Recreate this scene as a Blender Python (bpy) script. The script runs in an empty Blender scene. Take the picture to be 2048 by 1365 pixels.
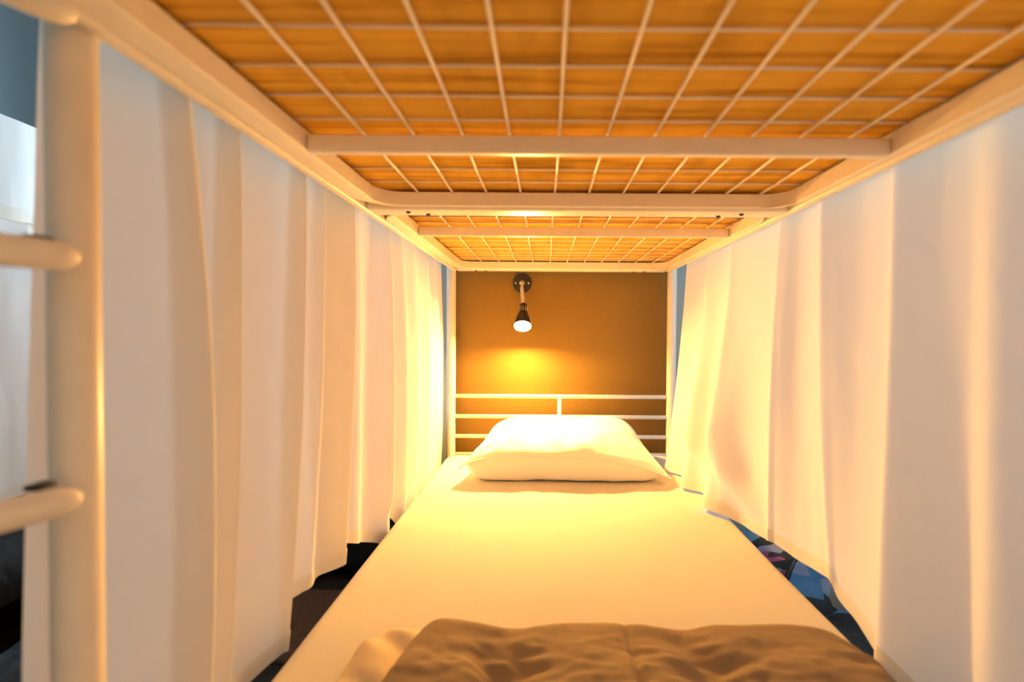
import bpy, bmesh, math, random
from mathutils import Vector, Matrix, noise
random.seed(7)
PI = math.pi
SC = bpy.context.scene
COL = SC.collection
CZ = 1.05                       # height of the lens above the floor; many heights below are written relative to it

# ------------------------------------------------------------------ materials
def mat(name):
    m = bpy.data.materials.new(name); m.use_nodes = True
    nt = m.node_tree; nt.nodes.clear()
    out = nt.nodes.new('ShaderNodeOutputMaterial')
    return m, nt, out

def noise_tex(nt, scale, stretch=(1, 1, 1), detail=4, rough=.55):
    tc = nt.nodes.new('ShaderNodeTexCoord'); mp = nt.nodes.new('ShaderNodeMapping')
    mp.inputs['Scale'].default_value = stretch
    nt.links.new(tc.outputs['Object'], mp.inputs['Vector'])
    n = nt.nodes.new('ShaderNodeTexNoise'); n.inputs['Scale'].default_value = scale
    n.inputs['Detail'].default_value = detail; n.inputs['Roughness'].default_value = rough
    nt.links.new(mp.outputs['Vector'], n.inputs['Vector'])
    return n

def ramp(nt, fac, stops):
    r = nt.nodes.new('ShaderNodeValToRGB')
    el = r.color_ramp.elements
    while len(el) < len(stops): el.new(.5)
    for e, (p, c) in zip(el, stops): e.position = p; e.color = (*c, 1)
    nt.links.new(fac, r.inputs['Fac'])
    return r

def bump(nt, h, strength, dist=.01):
    b = nt.nodes.new('ShaderNodeBump'); b.inputs['Strength'].default_value = strength
    b.inputs['Distance'].default_value = dist
    nt.links.new(h, b.inputs['Height']); return b

def principled(name, color, rough=.5, var=.0, nscale=30, stretch=(1, 1, 1), bstr=0, bdist=.002, spec=.5, metallic=0, sheen=0):
    m, nt, out = mat(name)
    p = nt.nodes.new('ShaderNodeBsdfPrincipled')
    p.inputs['Base Color'].default_value = (*color, 1); p.inputs['Roughness'].default_value = rough
    p.inputs['Specular IOR Level'].default_value = spec; p.inputs['Metallic'].default_value = metallic
    if sheen: p.inputs['Sheen Weight'].default_value = sheen
    n = noise_tex(nt, nscale, stretch)
    if var:
        lo = tuple(max(0, c*(1-var)) for c in color); hi = tuple(min(1, c*(1+var)) for c in color)
        r = ramp(nt, n.outputs['Fac'], [(.3, lo), (.7, hi)])
        nt.links.new(r.outputs['Color'], p.inputs['Base Color'])
    if bstr:
        b = bump(nt, n.outputs['Fac'], bstr, bdist); nt.links.new(b.outputs['Normal'], p.inputs['Normal'])
    nt.links.new(p.outputs['BSDF'], out.inputs['Surface'])
    return m

def cloth(name, color, translucent, tcolor=None, bstr=.15):
    m, nt, out = mat(name)
    d = nt.nodes.new('ShaderNodeBsdfDiffuse'); d.inputs['Color'].default_value = (*color, 1)
    t = nt.nodes.new('ShaderNodeBsdfTranslucent'); t.inputs['Color'].default_value = (*(tcolor or color), 1)
    mx = nt.nodes.new('ShaderNodeMixShader'); mx.inputs['Fac'].default_value = translucent
    n = noise_tex(nt, 9, (1, 1, .35), 3)
    b = bump(nt, n.outputs['Fac'], bstr, .02)
    for s in (d, t): nt.links.new(b.outputs['Normal'], s.inputs['Normal'])
    nt.links.new(d.outputs['BSDF'], mx.inputs[1]); nt.links.new(t.outputs['BSDF'], mx.inputs[2])
    nt.links.new(mx.outputs['Shader'], out.inputs['Surface'])
    return m

def emit(name, color, strength):
    m, nt, out = mat(name)
    e = nt.nodes.new('ShaderNodeEmission'); e.inputs['Color'].default_value = (*color, 1)
    e.inputs['Strength'].default_value = strength
    nt.links.new(e.outputs['Emission'], out.inputs['Surface']); return m

LAMP = (1.0, .53, .13)
LAMPW, PR, PF, WS = 3300, 25.0, 27.0, .05
M = {}
M['metal'] = principled('cream_metal', (.86, .785, .66), .38, .03, 40, bstr=.03)
M['wire'] = principled('cream_wire', (.84, .76, .62), .42, .03, 60)
M['wall'] = principled('grey_blue_wall', (.28, .38, .44), .75, .10, 220, bstr=.35, bdist=.002)
M['wall_room'] = M['wall']
M['ochre'] = principled('ochre_lamplight', (.18, .098, .008), .75, .10, 220, bstr=.35, bdist=.002)  # orange lamp cast put into the colour; the wall itself is grey-blue
M['floor'] = principled('dark_floor', (.030, .020, .013), .7, .4, 12, bstr=.1, spec=.15)
M['ceiling'] = principled('ceiling_paint', (.6, .6, .58), .8, .03, 20)
M['curtain'] = cloth('white_curtain_cloth', (.92, .89, .84), .27, (.92, .87, .80))
M['hem'] = cloth('white_hem_cloth', (.88, .85, .79), .25, (.88, .84, .76))
M['far_curtain'] = cloth('white_aisle_curtain', (.86, .87, .88), .15)
M['black'] = principled('black_plastic', (.012, .011, .011), .42, .1, 60)
M['brass'] = principled('dull_steel', (.55, .42, .28), .3, .05, 80, metallic=.9)
M['screw'] = principled('screw_steel', (.75, .70, .62), .3, .05, 80, metallic=.7)
M['bulb'] = emit('lamp_light', LAMP, LAMPW)
M['dark_cloth'] = principled('black_blanket_cloth', (.010, .010, .011), .9, .5, 25, bstr=.5, bdist=.01)
M['brown_mat'] = principled('brown_mat_pile', (.10, .045, .02), .95, .3, 90, bstr=.6, bdist=.004)
M['blue'] = principled('blue_strap', (.08, .20, .33), .7, .3, 40)

def sheet_mat(name, color, bs=.25):
    m, nt, out = mat(name)
    p = nt.nodes.new('ShaderNodeBsdfPrincipled')
    p.inputs['Base Color'].default_value = (*color, 1); p.inputs['Roughness'].default_value = .85
    p.inputs['Specular IOR Level'].default_value = .15
    n1 = noise_tex(nt, 7, (1, .6, 1), 5); n2 = noise_tex(nt, 300, (1, 1, 1), 2)
    b1 = bump(nt, n1.outputs['Fac'], bs, .02); b2 = bump(nt, n2.outputs['Fac'], .06, .001)
    nt.links.new(b1.outputs['Normal'], b2.inputs['Normal']); nt.links.new(b2.outputs['Normal'], p.inputs['Normal'])
    nt.links.new(p.outputs['BSDF'], out.inputs['Surface']); return m
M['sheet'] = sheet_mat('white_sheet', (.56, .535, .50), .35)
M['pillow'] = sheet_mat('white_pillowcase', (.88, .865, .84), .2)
M['duvet'] = sheet_mat('brown_duvet_cloth', (.28, .20, .12), .45)
M['lining'] = sheet_mat('tan_duvet_lining', (.62, .50, .34), .4)

def plywood():
    m, nt, out = mat('plywood_veneer')
    p = nt.nodes.new('ShaderNodeBsdfPrincipled'); p.inputs['Roughness'].default_value = WS
    p.inputs['Specular IOR Level'].default_value = 0
    g = noise_tex(nt, 3.2, (.9, 16, 1), 6, .6)       # grain across the bed
    r = ramp(nt, g.outputs['Fac'], [(.32, (.46, .23, .03)), (.47, (.72, .40, .06)), (.75, (.82, .48, .09))])
    s = noise_tex(nt, 5.5, (2.2, .8, 1), 3)          # smudges along the bed
    r2 = ramp(nt, s.outputs['Fac'], [(.30, (.66, .62, .55)), (.52, (1, 1, 1))])
    mx = nt.nodes.new('ShaderNodeMixRGB'); mx.blend_type = 'MULTIPLY'; mx.inputs['Fac'].default_value = .7
    nt.links.new(r.outputs['Color'], mx.inputs[1]); nt.links.new(r2.outputs['Color'], mx.inputs[2])
    nt.links.new(mx.outputs['Color'], p.inputs['Base Color'])
    nt.links.new(p.outputs['BSDF'], out.inputs['Surface']); return m
M['ply'] = plywood()

def patchwork():
    m, nt, out = mat('patchwork_print')
    p = nt.nodes.new('ShaderNodeBsdfPrincipled'); p.inputs['Roughness'].default_value = .7
    tc = nt.nodes.new('ShaderNodeTexCoord')
    v = nt.nodes.new('ShaderNodeTexVoronoi'); v.inputs['Scale'].default_value = 13
    nt.links.new(tc.outputs['Object'], v.inputs['Vector'])
    sep = nt.nodes.new('ShaderNodeSeparateColor'); nt.links.new(v.outputs['Color'], sep.inputs['Color'])
    r = ramp(nt, sep.outputs['Red'], [(0, (.012, .012, .014)), (.32, (.045, .14, .27)), (.45, (.17, .19, .30)), (.62, (.16, .13, .10)), (.72, (.07, .19, .32)), (.9, (.28, .05, .17))])
    r.color_ramp.interpolation = 'CONSTANT'
    nt.links.new(r.outputs['Color'], p.inputs['Base Color'])
    nt.links.new(p.outputs['BSDF'], out.inputs['Surface']); return m
M['patch'] = patchwork()

def smooth(t):
    t = max(0, min(1, t)); return t*t*(3-2*t)
# ------------------------------------------------------------------ object helpers
def obj(name, bm, m, parent=None, smooth=True, loc=None):
    me = bpy.data.meshes.new(name); 
    bmesh.ops.recalc_face_normals(bm, faces=bm.faces[:]) if smooth != 'raw' else None
    bm.to_mesh(me); bm.free()
    if smooth:
        me.shade_smooth() if hasattr(me, 'shade_smooth') else [setattr(p, 'use_smooth', True) for p in me.polygons]
    me.materials.append(m)
    o = bpy.data.objects.new(name, me); COL.objects.link(o)
    if parent is not None:
        o.parent = parent
        base = parent
        off = Vector(base.location)
        while base.parent is not None:
            base = base.parent; off += Vector(base.location)
        o.location = -off if loc is None else loc      # meshes are written in world coordinates
    return o

def thing(name, label, cat, loc=(0, 0, 0), group=None):
    o = bpy.data.objects.new(name, None); COL.objects.link(o); o.location = loc; o.empty_display_size = .1
    o['label'] = label; o['category'] = cat
    if group: o['group'] = group
    return o

def tag(o, label, cat, group=None):
    o['label'] = label; o['category'] = cat
    if group: o['group'] = group
    return o

def struct(name, bm, m, label=None):
    o = obj(name, bm, m, None, False); o['kind'] = 'structure'
    if label: o['label'] = label
    return o

def sharpen(o, ang=40):
    o.data.set_sharp_from_angle(angle=math.radians(ang)); return o

def add_box(bm, lo, hi, bev=0, seg=2):
    c = [(a+b)/2 for a, b in zip(lo, hi)]; s = [abs(b-a) for a, b in zip(lo, hi)]
    r = bmesh.ops.create_cube(bm, size=1, matrix=Matrix.Translation(c) @ Matrix.Diagonal((*s, 1)))
    if bev:
        es = list({e for v in r['verts'] for e in v.link_edges})
        bmesh.ops.bevel(bm, geom=es, offset=bev, segments=seg, profile=.5, affect='EDGES')
    return bm

def box(lo, hi, bev=0, seg=2): return add_box(bmesh.new(), lo, hi, bev, seg)

def add_tube(bm, pts, rad, n=12, caps=True):
    pts = [Vector(p) for p in pts]
    rads = rad if isinstance(rad, (list, tuple)) else [rad]*len(pts)
    rings = []; up = None
    for i, p in enumerate(pts):
        t = (pts[min(i+1, len(pts)-1)] - pts[max(i-1, 0)]).normalized()
        if up is None:
            up = t.orthogonal().normalized()
        else:
            up = (up - t*up.dot(t)).normalized()
        s = t.cross(up)
        rings.append([bm.verts.new(p + (up*math.cos(2*PI*k/n) + s*math.sin(2*PI*k/n))*rads[i]) for k in range(n)])
    for a, b in zip(rings, rings[1:]):
        for k in range(n): bm.faces.new((a[k], a[(k+1) % n], b[(k+1) % n], b[k]))
    if caps:
        bm.faces.new(rings[0][::-1]); bm.faces.new(rings[-1])
    return bm

def tube(pts, rad, n=16): return add_tube(bmesh.new(), pts, rad, n)

def add_lathe(bm, prof, mtx=None, n=32, cap0=False, cap1=False):
    rings = []
    for r, z in prof:
        rings.append([bm.verts.new((r*math.cos(2*PI*k/n), r*math.sin(2*PI*k/n), z)) for k in range(n)])
    for a, b in zip(rings, rings[1:]):
        for k in range(n): bm.faces.new((a[k], a[(k+1) % n], b[(k+1) % n], b[k]))
    if cap0: bm.faces.new(rings[0][::-1])
    if cap1: bm.faces.new(rings[-1])
    if mtx is not None: bmesh.ops.transform(bm, matrix=mtx, verts=[v for r in rings for v in r])
    return bm

def add_grid(bm, P):
    vs = [[bm.verts.new(p) for p in row] for row in P]
    for a, b in zip(vs, vs[1:]):
        for k in range(len(a)-1): bm.faces.new((a[k], a[k+1], b[k+1], b[k]))
    return vs

# ------------------------------------------------------------------ room shell
XL, XR, YB, YF, ZT = -2.30, 2.05, 2.36, -1.60, 2.70
YP = -.16                              # added, unseen wall at the bed's foot, bouncing warm light back
M['cream_bounce'] = principled('cream_bounce_paint', (.90, .87, .80), .8, .03, 60)
struct('floor', box((XL, YF, -.06), (XR, YB, 0)), M['floor'])
struct('ceiling', box((XL, YF, ZT), (XR, YB, ZT+.06)), M['ceiling'])
struct('panel_lamp_tint', box((-.437, YB-.007, .30), (.594, YB, 1.75)), M['ochre'], 'panel added on the wall behind the headboard, lamp light put into its ochre colour')
struct('wall_left', box((XL-.1, YF, -.06), (XL, YB, ZT+.06)), M['wall'])
def wall_with_hole(axis, pos0, pos1, a0, a1, h):
    bm = bmesh.new(); u0, u1, z0, z1 = h
    for (ua, ub, za, zb) in ((a0, u0, -.06, ZT+.06), (u1, a1, -.06, ZT+.06), (u0, u1, -.06, z0), (u0, u1, z1, ZT+.06)):
        if axis == 'x': add_box(bm, (pos0, ua, za), (pos1, ub, zb))
        else: add_box(bm, (ua, pos0, za), (ub, pos1, zb))
    return bm
W1 = (.20, 1.95, .95, 2.35)           # added, unseen window in the right wall, lighting that aisle (y0,y1,z0,z1)
W2 = (-1.33, -.92, .75, 2.25)          # added, unseen window at the far end, lighting the left aisle (x0,x1,z0,z1)
struct('wall_right', wall_with_hole('x', XR, XR+.1, YF, YB, W1), M['wall'])
struct('wall_back', wall_with_hole('y', YB, YB+.1, XL-.1, XR+.1, W2), M['wall'])
struct('wall_front', box((XL-.1, YF-.1, -.06), (XR+.1, YF, ZT+.06)), M['wall'])
struct('wall_bounce', box((-.50, YP-.08, -.06), (XR+.05, YP, ZT+.06)), M['cream_bounce'])
def frame(axis, pos, h, name):
    bm = bmesh.new(); u0, u1, z0, z1 = h; w = .04
    for (ua, ub, za, zb) in ((u0, u0+w, z0, z1), (u1-w, u1, z0, z1), (u0, u1, z0, z0+w), (u0, u1, z1-w, z1), ((u0+u1)/2-.015, (u0+u1)/2+.015, z0, z1)):
        if axis == 'x': add_box(bm, (pos, ua, za), (pos+.05, ub, zb))
        else: add_box(bm, (ua, pos-.05, za), (ub, pos, zb))
    return struct(name, bm, M['metal'])
frame('x', XR+.02, W1, 'window_added_1'); frame('y', YB+.09, W2, 'window_added_2')

# ------------------------------------------------------------------ bunk bed
PX0, PX1 = -.426, .572            # post centre lines
YH, YFT = 2.28, .17               # head and foot
bed = thing('bunk_bed', 'cream metal bunk bed with wire mesh upper base, ladder and tube headboard', 'bunk bed', (.073, 1.2, 0))
for x in (PX0, PX1):
    for y in (YH, YFT):
        sharpen(obj('post', tube([(x, y, 0), (x, y, 1.86), (x, y, 1.868)], [.021, .021, .015], 24), M['metal'], bed))
def side_rail(x0, x1, name, z0, z1):
    return sharpen(obj(name, box((x0, YFT+.018, z0), (x1, YH-.016, z1), .006, 3), M['metal'], bed))
side_rail(-.4165, -.3985, 'upper_side_rail', CZ+.2655, CZ+.325)
side_rail(.5385, .5565, 'upper_side_rail', CZ+.2655, CZ+.325)
side_rail(-.4165, -.3985, 'lower_side_rail', .27, .33); side_rail(.5385, .5565, 'lower_side_rail', .27, .33)

# the two welded baskets of the upper base
WX = [-.281+.075*i for i in range(11)]
BX0, BX1 = -.3665, .526
def rr_path(x0, x1, y0, y1, r, n=8):
    pts = []
    for cx, cy, a0 in ((x1-r, y1-r, 0), (x0+r, y1-r, 90), (x0+r, y0+r, 180), (x1-r, y0+r, 270)):
        for k in range(n+1):
            a = math.radians(a0+90*k/n); pts.append((cx+r*math.cos(a), cy+r*math.sin(a)))
    return pts
def basket(y0, y1, wires, bars):
    t = bpy.data.objects.new('mesh_base', None); COL.objects.link(t); t.parent = bed
    t.location = (0, 0, 0)
    # flat-bar rim with an outward flange, rounded corners: profile swept round the path
    inner = rr_path(BX0, BX1, y0, y1, .055); outer = rr_path(BX0-.031, BX1+.0115, y0-.006, y1+.006, .095)
    mid = rr_path(BX0-.004, BX1+.004, y0-.004, y1+.004, .059)
    bm = bmesh.new(); rings = []
    for (path, z) in ((inner, .3035), (inner, .2755), (mid, .2722), (outer, .2722), (outer, .2752), (mid, .2752), (mid, .3035)):
        rings.append([bm.verts.new((x, y, CZ+z)) for x, y in path])
    rings.append(rings[0])
    for a, b in zip(rings, rings[1:]):
        n = len(a)
        for k in range(n): bm.faces.new((a[k], a[(k+1) % n], b[(k+1) % n], b[k]))
    sharpen(obj('rim', bm, M['metal'], t), 50)
    bm = bmesh.new()
    for i, x in enumerate(WX):
        pts = [(x + .0012*math.sin(i*3.7+y0*5), y0-.002, CZ+.3035)] + [(x+.0012*math.sin(i*2.3+k*1.1), y0+(y1-y0)*k/6, CZ+.3032) for k in range(1, 6)] + [(x, y1+.002, CZ+.3035)]
        add_tube(bm, pts, .0026, 8)
    for j, y in enumerate(wires):
        d = .0015*math.sin(j*2.1)
        add_tube(bm, [(BX0-.002, y-d, CZ+.3082), ((BX0+BX1)/2, y+d, CZ+.3078), (BX1+.002, y-d, CZ+.3082)], .0021, 8)
    obj('wire_mesh', bm, M['wire'], t)
    for y, w in bars:
        sharpen(obj('crossbar', box((BX0+.001, y, CZ+.271), (BX1-.001, y+w, CZ+.298), .003, 3), M['metal'], t))
    return t
basket(.20, 1.112, [.217, .292, .367, .442, .517, .592, .667, .742, .813, .884, .966, 1.048], [(.772, .017)])
basket(1.185, 2.226, [1.23, 1.30, 1.376, 1.442, 1.502, 1.575, 1.645, 1.715, 1.795, 1.885, 1.968, 2.048, 2.12, 2.187], [(1.447, .015)])
def beam(y0, y1, z0=.2665, z1=.302):
    b = sharpen(obj('cross_beam', box((-.398, y0, CZ+z0), (.538, y1, CZ+z1), .005, 3), M['metal'], bed))
    for x in (-.31, -.27, .44, .395):
        for dy in (.35,):
            bm = bmesh.new(); add_lathe(bm, [(.0001, -.0035), (.004, -.003), (.0055, 0), (.0055, .002)], Matrix.Translation((x, y0+(y1-y0)*(.35 if x in (-.31, .44) else .72), CZ+z0-.0005)), 12)
            obj('bolt', bm, M['black'], b)
    return b
beam(1.1195, 1.1775)
beam(2.2335, 2.288, .268)
beam(.162, .193)
# headboard
hb = bpy.data.objects.new('headboard', None); COL.objects.link(hb); hb.parent = bed
for z in (-.2975, -.3895, -.480, -.562):
    obj('rail', tube([(PX0+.015, YH, CZ+z), (PX1-.015, YH, CZ+z)], .0095, 16), M['metal'], hb)
obj('spindle', tube([(.066, YH, CZ-.2975), (.066, YH, CZ-.562)], .0095, 16), M['metal'], hb)
# lower base carrying the mattress
bm = bmesh.new()
for k in range(13):
    y = .26+k*.158; add_box(bm, (-.398, y, .325), (.538, y+.03, .345), .003, 1)
obj('slat_base', bm, M['metal'], bed)
# ladder on the aisle side
lad = bpy.data.objects.new('ladder', None); COL.objects.link(lad); lad.parent = bed
LX, LY = -.434, .465
sharpen(obj('stile', tube([(LX, LY, 0), (LX, LY, 1.34), (LX, LY, 1.345)], [.0192, .0192, .016], 28), M['metal'], lad))
SX, SY = -.536, .145
sharpen(obj('stile', tube([(SX, SY, 0), (SX, SY, 1.34), (SX, SY, 1.345)], [.0192, .0192, .016], 24), M['metal'], lad))
for z in (CZ+.0605+.205, CZ+.0605, CZ-.1475, CZ-.355, CZ-.562, CZ-.77):
    a = Vector((-.4035, .4375, z)); b = Vector((SX+.012, SY+.01, z)); d = (b-a)
    pts, rs = [], []
    for t_, r_ in ((0, .0015), (.006, .0055), (.02, .0090), (.05, .0118), (.10, .0130), (.3, .0132), (1, .0132)):
        p = a+d*t_; pts.append(p); rs.append(r_)
    rg = obj('rung', tube(pts, rs, 20), M['metal'], lad)
    p = a+d*.055
    obj('clip', box((p.x-.022, p.y-.008, z+.011), (p.x-.008, p.y+.010, z+.0165), .002, 2), M['black'], rg)

# plywood lying on the wire mesh
o = obj('plywood_board', box((-.394, .21, CZ+.3112), (.534, 2.225, CZ+.3232), .001, 1), M['ply'], None, False)
tag(o, 'tan plywood board lying on the wire mesh of the upper bunk', 'board')

# ------------------------------------------------------------------ mattress
def mattress():
    bm = bmesh.new()
    add_box(bm, (-.4345, .21, .346), (.5605, 2.236, .5), 0)
    es = [e for e in bm.edges]
    vert_e = [e for e in bm.edges if abs(e.verts[0].co.z-e.verts[1].co.z) > .1]
    bmesh.ops.bevel(bm, geom=vert_e, offset=.055, segments=6, profile=.5, affect='EDGES')
    rim = [e for e in bm.edges if abs(e.verts[0].co.z-e.verts[1].co.z) < 1e-4 and len({f.normal.z > .5 or f.normal.z < -.5 for f in e.link_faces}) == 2]
    bm.normal_update()
    rim = [e for e in bm.edges if len(e.link_faces) == 2 and (abs(e.link_faces[0].normal.z) > .9) != (abs(e.link_faces[1].normal.z) > .9)]
    bmesh.ops.bevel(bm, geom=rim, offset=.026, segments=5, profile=.5, affect='EDGES')
    def cut(co, no):
        bmesh.ops.bisect_plane(bm, geom=bm.verts[:]+bm.edges[:]+bm.faces[:], plane_co=co, plane_no=no)
    y = .23
    while y < 2.23:
        cut((0, y, 0), (0, 1, 0)); y += .0165
    x = -.42
    while x < .56:
        cut((x, 0, 0), (1, 0, 0)); x += .0165
    for v in bm.verts:
        p = v.co
        if p.z > .46:
            f = min(1, (p.z-.46)/.03)
            h = .004*noise.noise(Vector((p.x*3, p.y*2.2, 1.3)))
            # rucks in front of the pillow
            w = math.exp(-((p.y-1.72)/.06)**2)*max(0, min(1, (p.x+.12)/.1))
            h += w*.007*(noise.noise(Vector((p.x*16+p.y*6, p.y*9, 4.2)))+.3)
            # stretch lines running along the bed
            h += .0016*noise.noise(Vector((p.x*22, p.y*1.7, 9)))
            # lifted edge of the sheet
            p.z += f*h
    return bm
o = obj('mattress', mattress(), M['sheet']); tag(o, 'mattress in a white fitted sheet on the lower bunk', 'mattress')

# ------------------------------------------------------------------ pillow
def pillow_surface(a, b, top):
    """a across (-1..1), b front(-1) to back(+1)"""
    s = (a**8+b**8)**(1/8) if (a or b) else 0
    t = (b+1)/2
    hw = .378 - .050*t**.8 - .010*math.sin(PI*t)
    x = .076 + a*hw + .004*t
    y = 1.998 + b*.212*(1-.02*(1-abs(a)**4))
    ac = (a+.10)/1.1 if a > -.1 else (a+.10)/.95
    front = .020+.070*max(0, 1-abs(ac)**(2.6 if a > -.1 else 3.4))
    if a < -.1: front += .022*smooth((-a-.3)/.7)
    back = .060+.060*(1-abs(a)**6)
    rim = front*(1-t)+back*t
    T = .064*(max(0, 1-abs(a)**9)**.55)*(max(0, 1-abs(b)**6)**.55)*(.62+.55*t)
    if top:
        z = rim + T
        n = noise.noise(Vector((x*7-y*9, x*3+y*3, 2)))*.010
        n += (noise.noise(Vector((x*30+y*26, y*8-x*6, 6)))*.014)*math.exp(-((y-1.88)/.06)**2)
        n -= .012*math.exp(-(((x+.17)-(y-1.86)*.9)/.018)**2)*smooth((-.02-x)/.1)
        z += n*min(1, (1-s)*7)
    else:
        z = rim*min(1, s**24)
        z += .008*noise.noise(Vector((x*9, y*7, 8)))*min(1, (1-s)*8)*(1 if s > .8 else 0)
        z = max(z, .0)
    return Vector((x, y, .505+z))
def pillow():
    bm = bmesh.new(); NU, NV = 72, 48
    def par(k, n):
        t = -1+2*k/n; return math.sin(t*PI/2)*.55+t*.45
    top = [[pillow_surface(par(i, NU), par(j, NV), True) for i in range(NU+1)] for j in range(NV+1)]
    bot = [[pillow_surface(par(i, NU), par(j, NV), False) for i in range(NU+1)] for j in range(NV+1)]
    add_grid(bm, top); add_grid(bm, bot)
    bmesh.ops.remove_doubles(bm, verts=bm.verts[:], dist=.0004)
    edge = [top[0][i] for i in range(NU+1)]
    return bm, edge
bm, edge = pillow()
po = obj('pillow', bm, M['pillow']); tag(po, 'plump white pillow leaning against the tube headboard', 'pillow')
obj('seam', tube([p+Vector((0, -.002, .0015)) for p in edge], .003, 8), M['pillow'], po)

# ------------------------------------------------------------------ brown duvet folded at the foot
def edge_round(d, r):
    t = max(0, min(1, d/r)); return math.sqrt(max(0, 1-(1-t)**2))
def duvet(xl, xr, yf, y0, H, z0, puff, nx, ny, seed, corner=.1):
    bm = bmesh.new(); top = []; bot = []
    for j in range(ny+1):
        tj = j/ny; rowt = []; rowb = []
        for i in range(nx+1):
            ti = i/nx
            # denser toward borders
            ui = ti; 
            # outline
            X0, X1 = xl(tj), xr(tj)
            x = X0+(X1-X0)*ui
            yfr = yf(x)
            y = yfr+(y0-yfr)*(tj**1.25)
            dx = min(x-X0, X1-x); dy = yfr-y
            e = edge_round(dx, .045)*edge_round(dy, .05)
            h = H*e + puff(x, y)*e
            rowt.append(Vector((x, y, z0+max(0, h)))); rowb.append(Vector((x, y, z0)))
        top.append(rowt); bot.append(rowb)
    add_grid(bm, top); add_grid(bm, bot)
    bmesh.ops.remove_doubles(bm, verts=bm.verts[:], dist=.0003)
    return bm
def puff_main(x, y):
    seams = (-.335, -.046, .235, .52)
    d = min(abs(x-s-.012*math.sin(y*30)-.006*math.sin(y*71)) for s in seams)
    h = .020*(1-math.exp(-(d/.035)**2))
    pinch = math.exp(-(d/.075)**2)
    h += pinch*.011*noise.noise(Vector((x*13, y*46, 3)))*(1-math.exp(-(d/.012)**2))
    h += .007*noise.noise(Vector((x*6+y*4, y*9-x*3, 11)))
    h += .006*noise.noise(Vector((x*12-y*7, y*26+x*5, 5)))
    h += .0025*noise.noise(Vector((x*40-y*17, y*60+x*15, 15)))
    # a rolled lump by the turned corner, and the crease beside it
    u = (x+.145)*.80+(y-.80)*.60; 
    h += .004*math.exp(-((x+.165)/.05)**2-((y-.80)/.05)**2)
    h -= .024*math.exp(-((x+.105-(.80-y)*.35)/.022)**2)*smooth((.79-y)/.08)
    h -= .007*math.exp(-((x-.135)/.006)**2)
    return h*(.35+.65*smooth((.82-y)/.12))+.008*(1-smooth((.82-y)/.12))
def yf_main(x):
    y = .855+.012*math.exp(-((x+.17)/.06)**2)+.004*math.sin(x*19)
    if x > .40: y -= .13*((x-.40)/.13)**2*.62
    if x < -.17: y -= .10*((-.17-x)/.07)**1.3*.8
    return y
root = thing('duvet', 'brown quilted duvet folded back across the foot of the white bed', 'duvet', (.12, .5, .505))
obj('cover', duvet(lambda t: -.205-.055*t**.5-.1*t*t, lambda t: .525-.05*t**2, yf_main, .245, .042, .512, puff_main, 190, 150, 1), M['duvet'], root)
def puff_l(x, y): return .008*noise.noise(Vector((x*16+y*20, y*8, 4)))+.006*math.sin(x*60+y*55)
def yf_l(x): return .880-.035*max(0, (-.255-x)/.05)**1.5 if x < -.255 else .880-.02*max(0, (x+.2)/.1)
lo = obj('lining', duvet(lambda t: -.305-.012*t**.5-.02*t, lambda t: -.09, yf_l, .26, .030, .509, puff_l, 50, 60, 2), M['lining'], root)
lo['label'] = 'lighter tan underside of the duvet'

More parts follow.
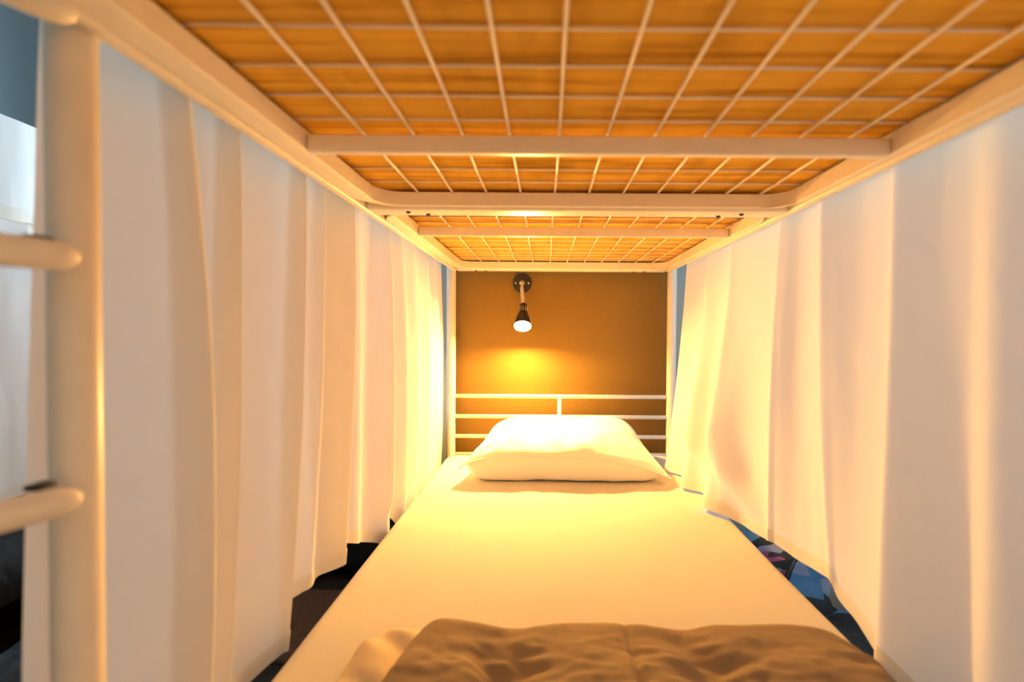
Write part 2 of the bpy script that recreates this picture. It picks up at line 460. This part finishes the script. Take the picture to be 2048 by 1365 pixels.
# ------------------------------------------------------------------ curtains
def catmull(p0, p1, p2, p3, t):
    return [.5*((2*b)+(-a+c)*t+(2*a-5*b+4*c-d)*t*t+(-a+3*b-3*c+d)*t**3) for a, b, c, d in zip(p0, p1, p2, p3)]
def deepen(ks, x0, ft, fm, fb, lim=None):
    out = []
    for (t, m, b, z) in ks:
        f = lambda p, k: (p[0], x0+(p[1]-x0)*k)
        out.append((f(t, ft), f(m, fm), f(b, fb), z))
    return out
def curtain(name, label, knots, ztop, group, sub=9, nv=64, wr=.004, seed=0, hemh=.032, ma='curtain', inward=1, group_cat='curtain', extra=None):
    """knots: (top (Y,X), mid (Y,X), bottom (Y,X), z of the hem relative to the lens)"""
    ks = [list(k[0])+list(k[1])+list(k[2])+[k[3]] for k in knots]
    ks = [[2*a-b for a, b in zip(ks[0], ks[1])]]+ks+[[2*a-b for a, b in zip(ks[-1], ks[-2])]]
    cols = []
    for i in range(1, len(ks)-2):
        for s in range(sub): cols.append(catmull(ks[i-1], ks[i], ks[i+1], ks[i+2], s/sub))
    cols.append(ks[-2])
    P = []; hem = []
    for j in range(nv+1):
        v = j/nv
        a0, a1, a2 = 2*(v-.5)*(v-1), -4*v*(v-1), 2*v*(v-.5)
        row = []
        for c in cols:
            y = a0*c[0]+a1*c[2]+a2*c[4]; x = a0*c[1]+a1*c[3]+a2*c[5]
            z = CZ+ztop+(c[6]-ztop)*v
            x += wr*v*noise.noise(Vector((y*9, z*2.1, seed)))+wr*.35*noise.noise(Vector((y*24, z*4.5, seed+3)))
            if extra: x = extra(x, y, z-CZ)
            row.append(Vector((x, y, z)))
        P.append(row)
    bm = bmesh.new(); add_grid(bm, P)
    o = obj(name, bm, M[ma], None, 'raw'); tag(o, label, group_cat, group)
    # stitched double hem
    bm = bmesh.new(); H = []
    for row_v in range(5):
        r = []
        for ci, c in enumerate(cols):
            top, botp = P[0][ci], P[nv][ci]
            frac = 1-(hemh*(1-row_v/4))/max(.05, top.z-botp.z)
            f = frac*nv; j = min(nv-1, int(f)); q = P[j][ci].lerp(P[j+1][ci], f-j)
            a_ = P[j][max(ci-1, 0)]; b_ = P[j][min(ci+1, len(cols)-1)]
            tg = (b_-a_); nrm = Vector((tg.y, -tg.x, 0)); nrm = nrm.normalized() if nrm.length > 0 else Vector((1, 0, 0))
            r.append(q+nrm*.0016*inward)
        H.append(r)
    add_grid(bm, H)
    obj('hem', bm, M['hem'], o, 'raw')
    return o

def drape(x, y, z):
    # slack folds that slide towards the camera as they near the mattress
    k = smooth((.15-z)/.6)
    y1 = 1.57-.05*smooth((.1-z)/.3)-.13*smooth((-.28-z)/.25)**1.3
    y2 = 1.86-.06*smooth((.1-z)/.3)-.16*smooth((-.30-z)/.22)
    hem = 1-smooth((-.46-z)/.07)*.75
    d = .026*math.exp(-((y-y1)/.05)**2)+.022*math.exp(-((y-y2)/.035)**2)-.012*math.exp(-((y-y1-.10)/.05)**2)
    return x-d*k*hem
def beside_mattress(x, y, z):
    return min(x, -.441+.06*smooth((z+.535)/.15))
def K(yt, xt, ym, xm, yb, xb, zb): return ((yt, xt), (ym, xm), (yb, xb), zb)
A = [K(.4915, -.487, .4755, -.492, .479, -.510, -.66),
     K(.500, -.484, .488, -.489, .490, -.504, -.66),
     K(.530, -.478, .525, -.482, .530, -.490, -.66),
     K(.575, -.462, .580, -.450, .575, -.462, -.66),
     K(.605, -.443, .616, -.424, .622, -.436, -.64),
     K(.625, -.447, .636, -.432, .640, -.446, -.63),
     K(.640, -.470, .658, -.462, .655, -.476, -.62),
     K(.690, -.462, .695, -.466, .685, -.470, -.61),
     K(.718, -.440, .716, -.442, .705, -.452, -.60),
     K(.730, -.450, .728, -.456, .720, -.466, -.60),
     K(.755, -.474, .755, -.482, .750, -.492, -.59),
     K(.860, -.468, .855, -.474, .850, -.484, -.59),
     K(.910, -.447, .905, -.452, .900, -.474, -.588),
     K(.925, -.441, .920, -.448, .912, -.468, -.586),
     K(.933, -.455, .930, -.465, .925, -.484, -.56),
     K(.955, -.474, .955, -.485, .955, -.498, -.535),
     K(1.005, -.462, 1.00, -.472, 1.00, -.486, -.53),
     K(1.027, -.450, 1.03, -.458, 1.03, -.478, -.532),
     K(1.055, -.466, 1.06, -.468, 1.07, -.482, -.53),
     K(1.115, -.460, 1.115, -.458, 1.115, -.466, -.535),
     K(1.155, -.443, 1.150, -.443, 1.140, -.456, -.535),
     K(1.162, -.447, 1.157, -.450, 1.148, -.464, -.53)]
curtain('curtain', 'white curtain beside the ladder, near half of the left-hand side', A[:3]+deepen(A[3:], -.466, 1.15, 1.35, 1.15), .335, 'bed curtains', seed=1, extra=beside_mattress)
B = [K(1.08, -.492, 1.08, -.495, 1.10, -.498, -.50),
     K(1.17, -.480, 1.17, -.482, 1.18, -.480, -.507),
     K(1.25, -.466, 1.25, -.462, 1.25, -.466, -.535),
     K(1.285, -.470, 1.29, -.468, 1.30, -.474, -.553),
     K(1.36, -.466, 1.37, -.458, 1.38, -.458, -.590),
     K(1.415, -.443, 1.42, -.436, 1.425, -.440, -.625),
     K(1.43, -.455, 1.43, -.455, 1.435, -.456, -.625),
     K(1.50, -.474, 1.50, -.472, 1.50, -.474, -.56),
     K(1.58, -.452, 1.585, -.442, 1.60, -.449, -.65),
     K(1.62, -.462, 1.625, -.455, 1.63, -.458, -.65),
     K(1.70, -.445, 1.71, -.438, 1.72, -.449, -.65),
     K(1.75, -.470, 1.75, -.462, 1.76, -.465, -.65),
     K(1.83, -.455, 1.83, -.448, 1.84, -.455, -.65),
     K(1.875, -.443, 1.875, -.437, 1.875, -.449, -.65),
     K(1.91, -.472, 1.91, -.462, 1.91, -.460, -.65),
     K(2.00, -.462, 2.00, -.452, 2.00, -.455, -.65),
     K(2.06, -.446, 2.06, -.440, 2.06, -.450, -.65),
     K(2.12, -.470, 2.12, -.463, 2.12, -.466, -.65),
     K(2.20, -.458, 2.205, -.452, 2.21, -.458, -.65)]
curtain('curtain', 'white curtain on the left between the first curtain and the headboard wall', deepen(B, -.466, 1.1, 1.4, 1.1), .335, 'bed curtains', seed=2, extra=beside_mattress)
C = [K(.30, .612, .30, .618, .30, .62, -.70),
     K(.42, .606, .42, .612, .42, .625, -.68),
     K(.55, .600, .55, .606, .55, .630, -.66),
     K(.625, .612, .625, .625, .62, .640, -.65),
     K(.68, .602, .68, .605, .69, .630, -.635),
     K(.735, .612, .735, .618, .74, .632, -.62),
     K(.80, .600, .80, .595, .795, .592, -.585),
     K(.836, .577, .838, .573, .845, .568, -.562),
     K(.855, .584, .858, .584, .865, .582, -.570),
     K(.90, .612, .905, .618, .905, .612, -.590),
     K(.975, .612, .980, .618, .985, .622, -.572),
     K(1.035, .588, 1.04, .596, 1.045, .621, -.560),
     K(1.062, .576, 1.072, .584, 1.065, .612, -.530),
     K(1.09, .598, 1.10, .602, 1.09, .612, -.530),
     K(1.17, .606, 1.18, .602, 1.18, .606, -.540),
     K(1.225, .588, 1.235, .572, 1.26, .585, -.535),
     K(1.25, .582, 1.26, .564, 1.285, .572, -.535),
     K(1.29, .610, 1.30, .598, 1.32, .590, -.548),
     K(1.42, .604, 1.40, .592, 1.42, .574, -.550),
     K(1.53, .588, 1.50, .560, 1.49, .505, -.536),
     K(1.575, .578, 1.55, .540, 1.54, .482, -.537),
     K(1.61, .600, 1.60, .580, 1.585, .525, -.538),
     K(1.74, .604, 1.72, .592, 1.67, .538, -.539),
     K(1.83, .585, 1.80, .552, 1.74, .474, -.539),
     K(1.88, .600, 1.85, .578, 1.79, .512, -.539),
     K(1.98, .600, 1.94, .580, 1.86, .528, -.540),
     K(2.075, .582, 2.05, .545, 1.95, .468, -.540)]
curtain('curtain', 'white curtain along the right-hand side of the bed, its hem lying on the sheet', C, .335, 'bed curtains', seed=3, inward=-1, extra=drape)

# ------------------------------------------------------------------ wall lamp
LXc = -.109
lamp = thing('wall_lamp', 'lit black wall lamp with cone shade above the pillow', 'lamp', (LXc, YB, CZ+.2215))
pm = Matrix.Translation((LXc, YB-.0072, CZ+.2215)) @ Matrix.Rotation(PI/2, 4, 'X')
bm = bmesh.new(); add_lathe(bm, [(.043, 0), (.043, .008), (.040, .012), (.015, .015), (.0001, .015)], pm, 40, True)
pl = sharpen(obj('wall_plate', bm, M['black'], lamp))
for s in (-1, 1):
    bm = bmesh.new(); add_lathe(bm, [(.0045, 0), (.0045, .001), (.003, .0028), (.0001, .003)], Matrix.Translation((s*.030, 0, .0128)), 14)
    bmesh.ops.transform(bm, matrix=pm, verts=bm.verts[:]); obj('screw', bm, M['screw'], pl)
ax = Vector((0.0, -.61, -.792)).normalized()
mouth = Vector((-.101, 2.226, CZ+.006))
LEN = .146
top = mouth-ax*LEN
base = Vector((LXc, YB-.0235, CZ+.2215))
q = ax.to_track_quat('Z', 'Y').to_matrix().to_4x4()
bm = bmesh.new(); add_lathe(bm, [(.0001, .017), (.009, .015), (.0135, .010), (.0145, 0), (.0145, -.004)], Matrix.Translation(base) @ Matrix.Rotation(PI/2, 4, 'X'), 24)
obj('ball_joint', bm, M['brass'], lamp)
c1 = base+Vector((.002, -.03, -.012)); c2 = top-ax*.03
pts = []
for k in range(13):
    t = k/12; p = (1-t)**3*(base+Vector((0, -.008, 0)))+3*(1-t)**2*t*c1+3*(1-t)*t*t*c2+t**3*(top+ax*.004); pts.append(p)
obj('arm', tube(pts, .0062, 14), M['brass'], lamp)
obj('cord', tube([p+Vector((-.0085, .004, 0)) for p in pts[3:]], .0022, 8), M['hem'], lamp)
sm = Matrix.Translation(top) @ q
bm = bmesh.new()
prof = [(.0001, 0), (.011, 0), (.0150, .004), (.0172, .012), (.0205, .056), (.0215, .060), (.0255, .066), (.0310, .090), (.0385, .124), (.0400, .1285), (.0385, .1285), (.0370, .124), (.0300, .092), (.0230, .062), (.0185, .050), (.0001, .046)]
add_lathe(bm, prof, sm, 40)
sh = sharpen(obj('lamp_shade', bm, M['black'], lamp), 50)
for k in range(12):     # pale ribs round the neck standing in for light through the cooling slots
    a = 2*PI*k/12
    bm = bmesh.new(); add_box(bm, (-.0013, -.0010, .018), (.0013, .0010, .050), .0006, 1)
    bmesh.ops.transform(bm, matrix=sm @ Matrix.Rotation(a, 4, 'Z') @ Matrix.Translation((0, .0192, 0)), verts=bm.verts[:])
    obj('slot', bm, M['screw'], sh)
bm = bmesh.new()
add_lathe(bm, [(.024, .092), (.0315, .114), (.0352, .1200), (.0342, .1222), (.028, .1248), (.017, .1264), (.0001, .1270)], sm, 28, True)
obj('bulb', bm, M['bulb'], lamp)

# ------------------------------------------------------------------ across the left aisle: the next bunk
NX = -1.365
nb = thing('bunk_bed', 'next bunk bed across the aisle, its frame mostly hidden by white fabric', 'bunk bed', (-1.8, 1.2, 0))
for x in (NX-.03, -2.26):
    for y in (.16, 2.28):
        sharpen(obj('post', tube([(x, y, 0), (x, y, 1.60)], .021, 16), M['metal'], nb))
sharpen(obj('upper_side_rail', box((NX-.038, .18, CZ+.232), (NX-.018, 2.26, CZ+.283), .004, 2), M['metal'], nb))
sharpen(obj('upper_side_rail', box((-2.27, .18, CZ+.232), (-2.25, 2.26, CZ+.283), .004, 2), M['metal'], nb))
sharpen(obj('guard_rail', tube([(NX-.03, .18, CZ+.52), (NX-.03, 2.26, CZ+.52)], .011, 14), M['metal'], nb))
obj('bed_base', box((-2.25, .18, CZ+.238), (NX-.04, 2.26, CZ+.262), .002, 1), M['ply'], nb)
obj('bed_base', box((-2.25, .18, .295), (NX-.10, 2.26, .325), .002, 1), M['ply'], nb)

def flat_curtain(y0, y1, x, z_top, z_bot, n, amp, seed):
    ks = []
    for i in range(n+1):
        y = y0+(y1-y0)*i/n; s = (1 if i % 2 else -1)*amp*(.6+.4*math.sin(i*2.7+seed))
        ks.append(K(y, x+s*.5, y+.004*math.sin(i*3), x+s*.8, y+.006*math.sin(i*5+seed), x+s, z_bot+.006*math.sin(i*1.9+seed)))
    return ks
curtain('bed_sheet', 'white fabric hung over the upper guard rail of the bunk across the aisle', flat_curtain(.2, 2.15, NX+.004, .53, .277, 16, .006, 1), .532, None, 5, 24, .004, 5, ma='far_curtain', group_cat='bedding')
curtain('curtain', 'white curtain with a ragged top corner on the lower bunk across the aisle', flat_curtain(.2, 1.312, NX+.016, .27, -.43, 9, .009, 2), .268, None, 6, 40, .006, 6, ma='far_curtain')
curtain('curtain', 'white curtain behind the post on the lower bunk across the aisle', flat_curtain(1.285, 2.2, NX-.004, .23, -.43, 9, .008, 4), .231, None, 6, 40, .006, 7, ma='far_curtain')

# black bedding on the neighbouring lower bunk
def heap(x0, x1, y0, y1, z0, z1, amp, seed, nx=30, ny=50, r=.06):
    bm = bmesh.new(); T = []
    for j in range(ny+1):
        row = []
        for i in range(nx+1):
            a = -1+2*i/nx; b = -1+2*j/ny
            x = (x0+x1)/2+(x1-x0)/2*a; y = (y0+y1)/2+(y1-y0)/2*b
            d = min(1-abs(a), 1-abs(b)); 
            e = edge_round((1-abs(a))*(x1-x0)/2, r)*edge_round((1-abs(b))*(y1-y0)/2, r)
            h = (z1-z0)*e+amp*e*noise.noise(Vector((x*7, y*7, seed)))+amp*.5*e*noise.noise(Vector((x*19, y*15, seed+2)))
            row.append(Vector((x, y, z0+max(0, h))))
        T.append(row)
    add_grid(bm, T); add_grid(bm, [[Vector((p.x, p.y, z0)) for p in row] for row in T])
    bmesh.ops.remove_doubles(bm, verts=bm.verts[:], dist=.0003)
    return bm
o = obj('blanket', heap(-2.2, NX-.035, .22, 2.2, .327, .50, .03, 3), M['dark_cloth']); tag(o, 'black blanket heaped on the lower bunk across the aisle', 'blanket')
o = obj('holdall', heap(-1.325, -1.09, .75, 1.75, .002, .30, .03, 6), M['dark_cloth']); tag(o, 'black holdall on the aisle floor below the white curtains', 'bag')
o = obj('floor_mat', heap(-1.02, -.66, 1.55, 2.0, .0005, .014, .003, 8, 30, 30, .02), M['brown_mat']); tag(o, 'brown mat on the dark floor left of the bed', 'mat')

sc_ = thing('added_dark_case', 'dark case added by the back wall to darken the gap under the left curtains', 'added_dark_case', (-.80, 2.2, 0))  # added dark shape, keeps the lit wall out of the gap
obj('shell', box((-1.10, 2.08, .03), (-.50, 2.33, .66), .05, 4), M['dark_cloth'], sc_)
for x in (-1.02, -.58):
    for y in (2.13, 2.28):
        obj('wheel', tube([(x-.012, y, .02), (x+.012, y, .02)], .02, 14), M['black'], sc_)
obj('carry_handle', tube([(-.90, 2.2, .655), (-.88, 2.2, .685), (-.72, 2.2, .685), (-.70, 2.2, .655)], .009, 10), M['black'], sc_)

# ------------------------------------------------------------------ right of the bed, seen under the curtain hem
bp = thing('backpack', 'blue, grey and pink patterned backpack on the floor right of the bed', 'backpack', (.92, 1.86, 0))
bm = heap(.72, 1.16, 1.58, 2.16, .002, .22, .02, 12, 36, 40, .10); obj('body', bm, M['patch'], bp)
bm = tube([(.80, 1.66, .205), (.86, 1.72, .262), (.94, 1.80, .262), (1.0, 1.87, .215)], .009, 10); obj('carry_handle', bm, M['black'], bp)
db = thing('duffel_bag', 'black duffel bag with a blue strap beside the right curtain hem', 'bag', (.86, 1.25, 0))
bm = heap(.66, 1.06, .95, 1.55, .002, .22, .02, 15, 36, 40, .10); obj('body', bm, M['dark_cloth'], db)
pts = [(.70+.02*k, 1.22+.01*math.sin(k), .215+.022*math.sin(k*.39)) for k in range(15)]
obj('strap', tube(pts, .013, 10), M['blue'], db)

# ------------------------------------------------------------------ light
def area(name, loc, rot, sx, sy, power, color):
    l = bpy.data.lights.new(name, 'AREA'); l.shape = 'RECTANGLE'; l.size = sx; l.size_y = sy
    l.energy = power; l.color = color
    o = bpy.data.objects.new(name, l); COL.objects.link(o); o.location = loc; o.rotation_euler = rot; return o
DAY = (.62, .84, 1.0)  # daylight colour for the area lights in the two added windows
area('added_daylight_right', (XR+.01, (W1[0]+W1[1])/2, (W1[2]+W1[3])/2), (0, PI/2, 0), W1[3]-W1[2]-.1, W1[1]-W1[0]-.1, PR, DAY)
area('added_daylight_back', ((W2[0]+W2[1])/2, YB+.03, (W2[2]+W2[3])/2), (-PI/2, 0, -.42), W2[1]-W2[0]-.1, W2[3]-W2[2]-.1, PF, DAY).data.spread = math.radians(125)
w = bpy.data.worlds.new('World'); SC.world = w; w.use_nodes = True
w.node_tree.nodes['Background'].inputs['Color'].default_value = (.62, .84, 1, 1)
w.node_tree.nodes['Background'].inputs['Strength'].default_value = WS

# ------------------------------------------------------------------ camera
FPX, YAW, PITCH, ROLL, SHX = 1006.98, -.0011, -.0199, .0067, 67.58
cd = bpy.data.cameras.new('camera'); cam = bpy.data.objects.new('camera', cd); COL.objects.link(cam)
cd.sensor_fit = 'HORIZONTAL'; cd.sensor_width = 36; cd.lens = 36*FPX/2048; cd.shift_x = -SHX/2048; cd.clip_start = .01
cd.dof.use_dof = True; cd.dof.focus_distance = 1.9; cd.dof.aperture_fstop = 2.4
f = Vector((-math.sin(YAW)*math.cos(PITCH), math.cos(YAW)*math.cos(PITCH), math.sin(PITCH)))
r0 = Vector((math.cos(YAW), math.sin(YAW), 0)); u0 = r0.cross(f)
r = r0*math.cos(ROLL)+u0*math.sin(ROLL); u = u0*math.cos(ROLL)-r0*math.sin(ROLL)
cam.matrix_world = Matrix(((r.x, u.x, -f.x, 0), (r.y, u.y, -f.y, 0), (r.z, u.z, -f.z, CZ), (0, 0, 0, 1)))
SC.camera = cam
SC.cycles.use_denoising = True
SC.cycles.max_bounces = 14; SC.cycles.diffuse_bounces = 8; SC.cycles.transmission_bounces = 8
SC.view_settings.view_transform = 'Standard'; SC.view_settings.look = 'None'
SC.view_settings.gamma = 1; SC.view_settings.use_curve_mapping = False
SC.view_settings.exposure = .08
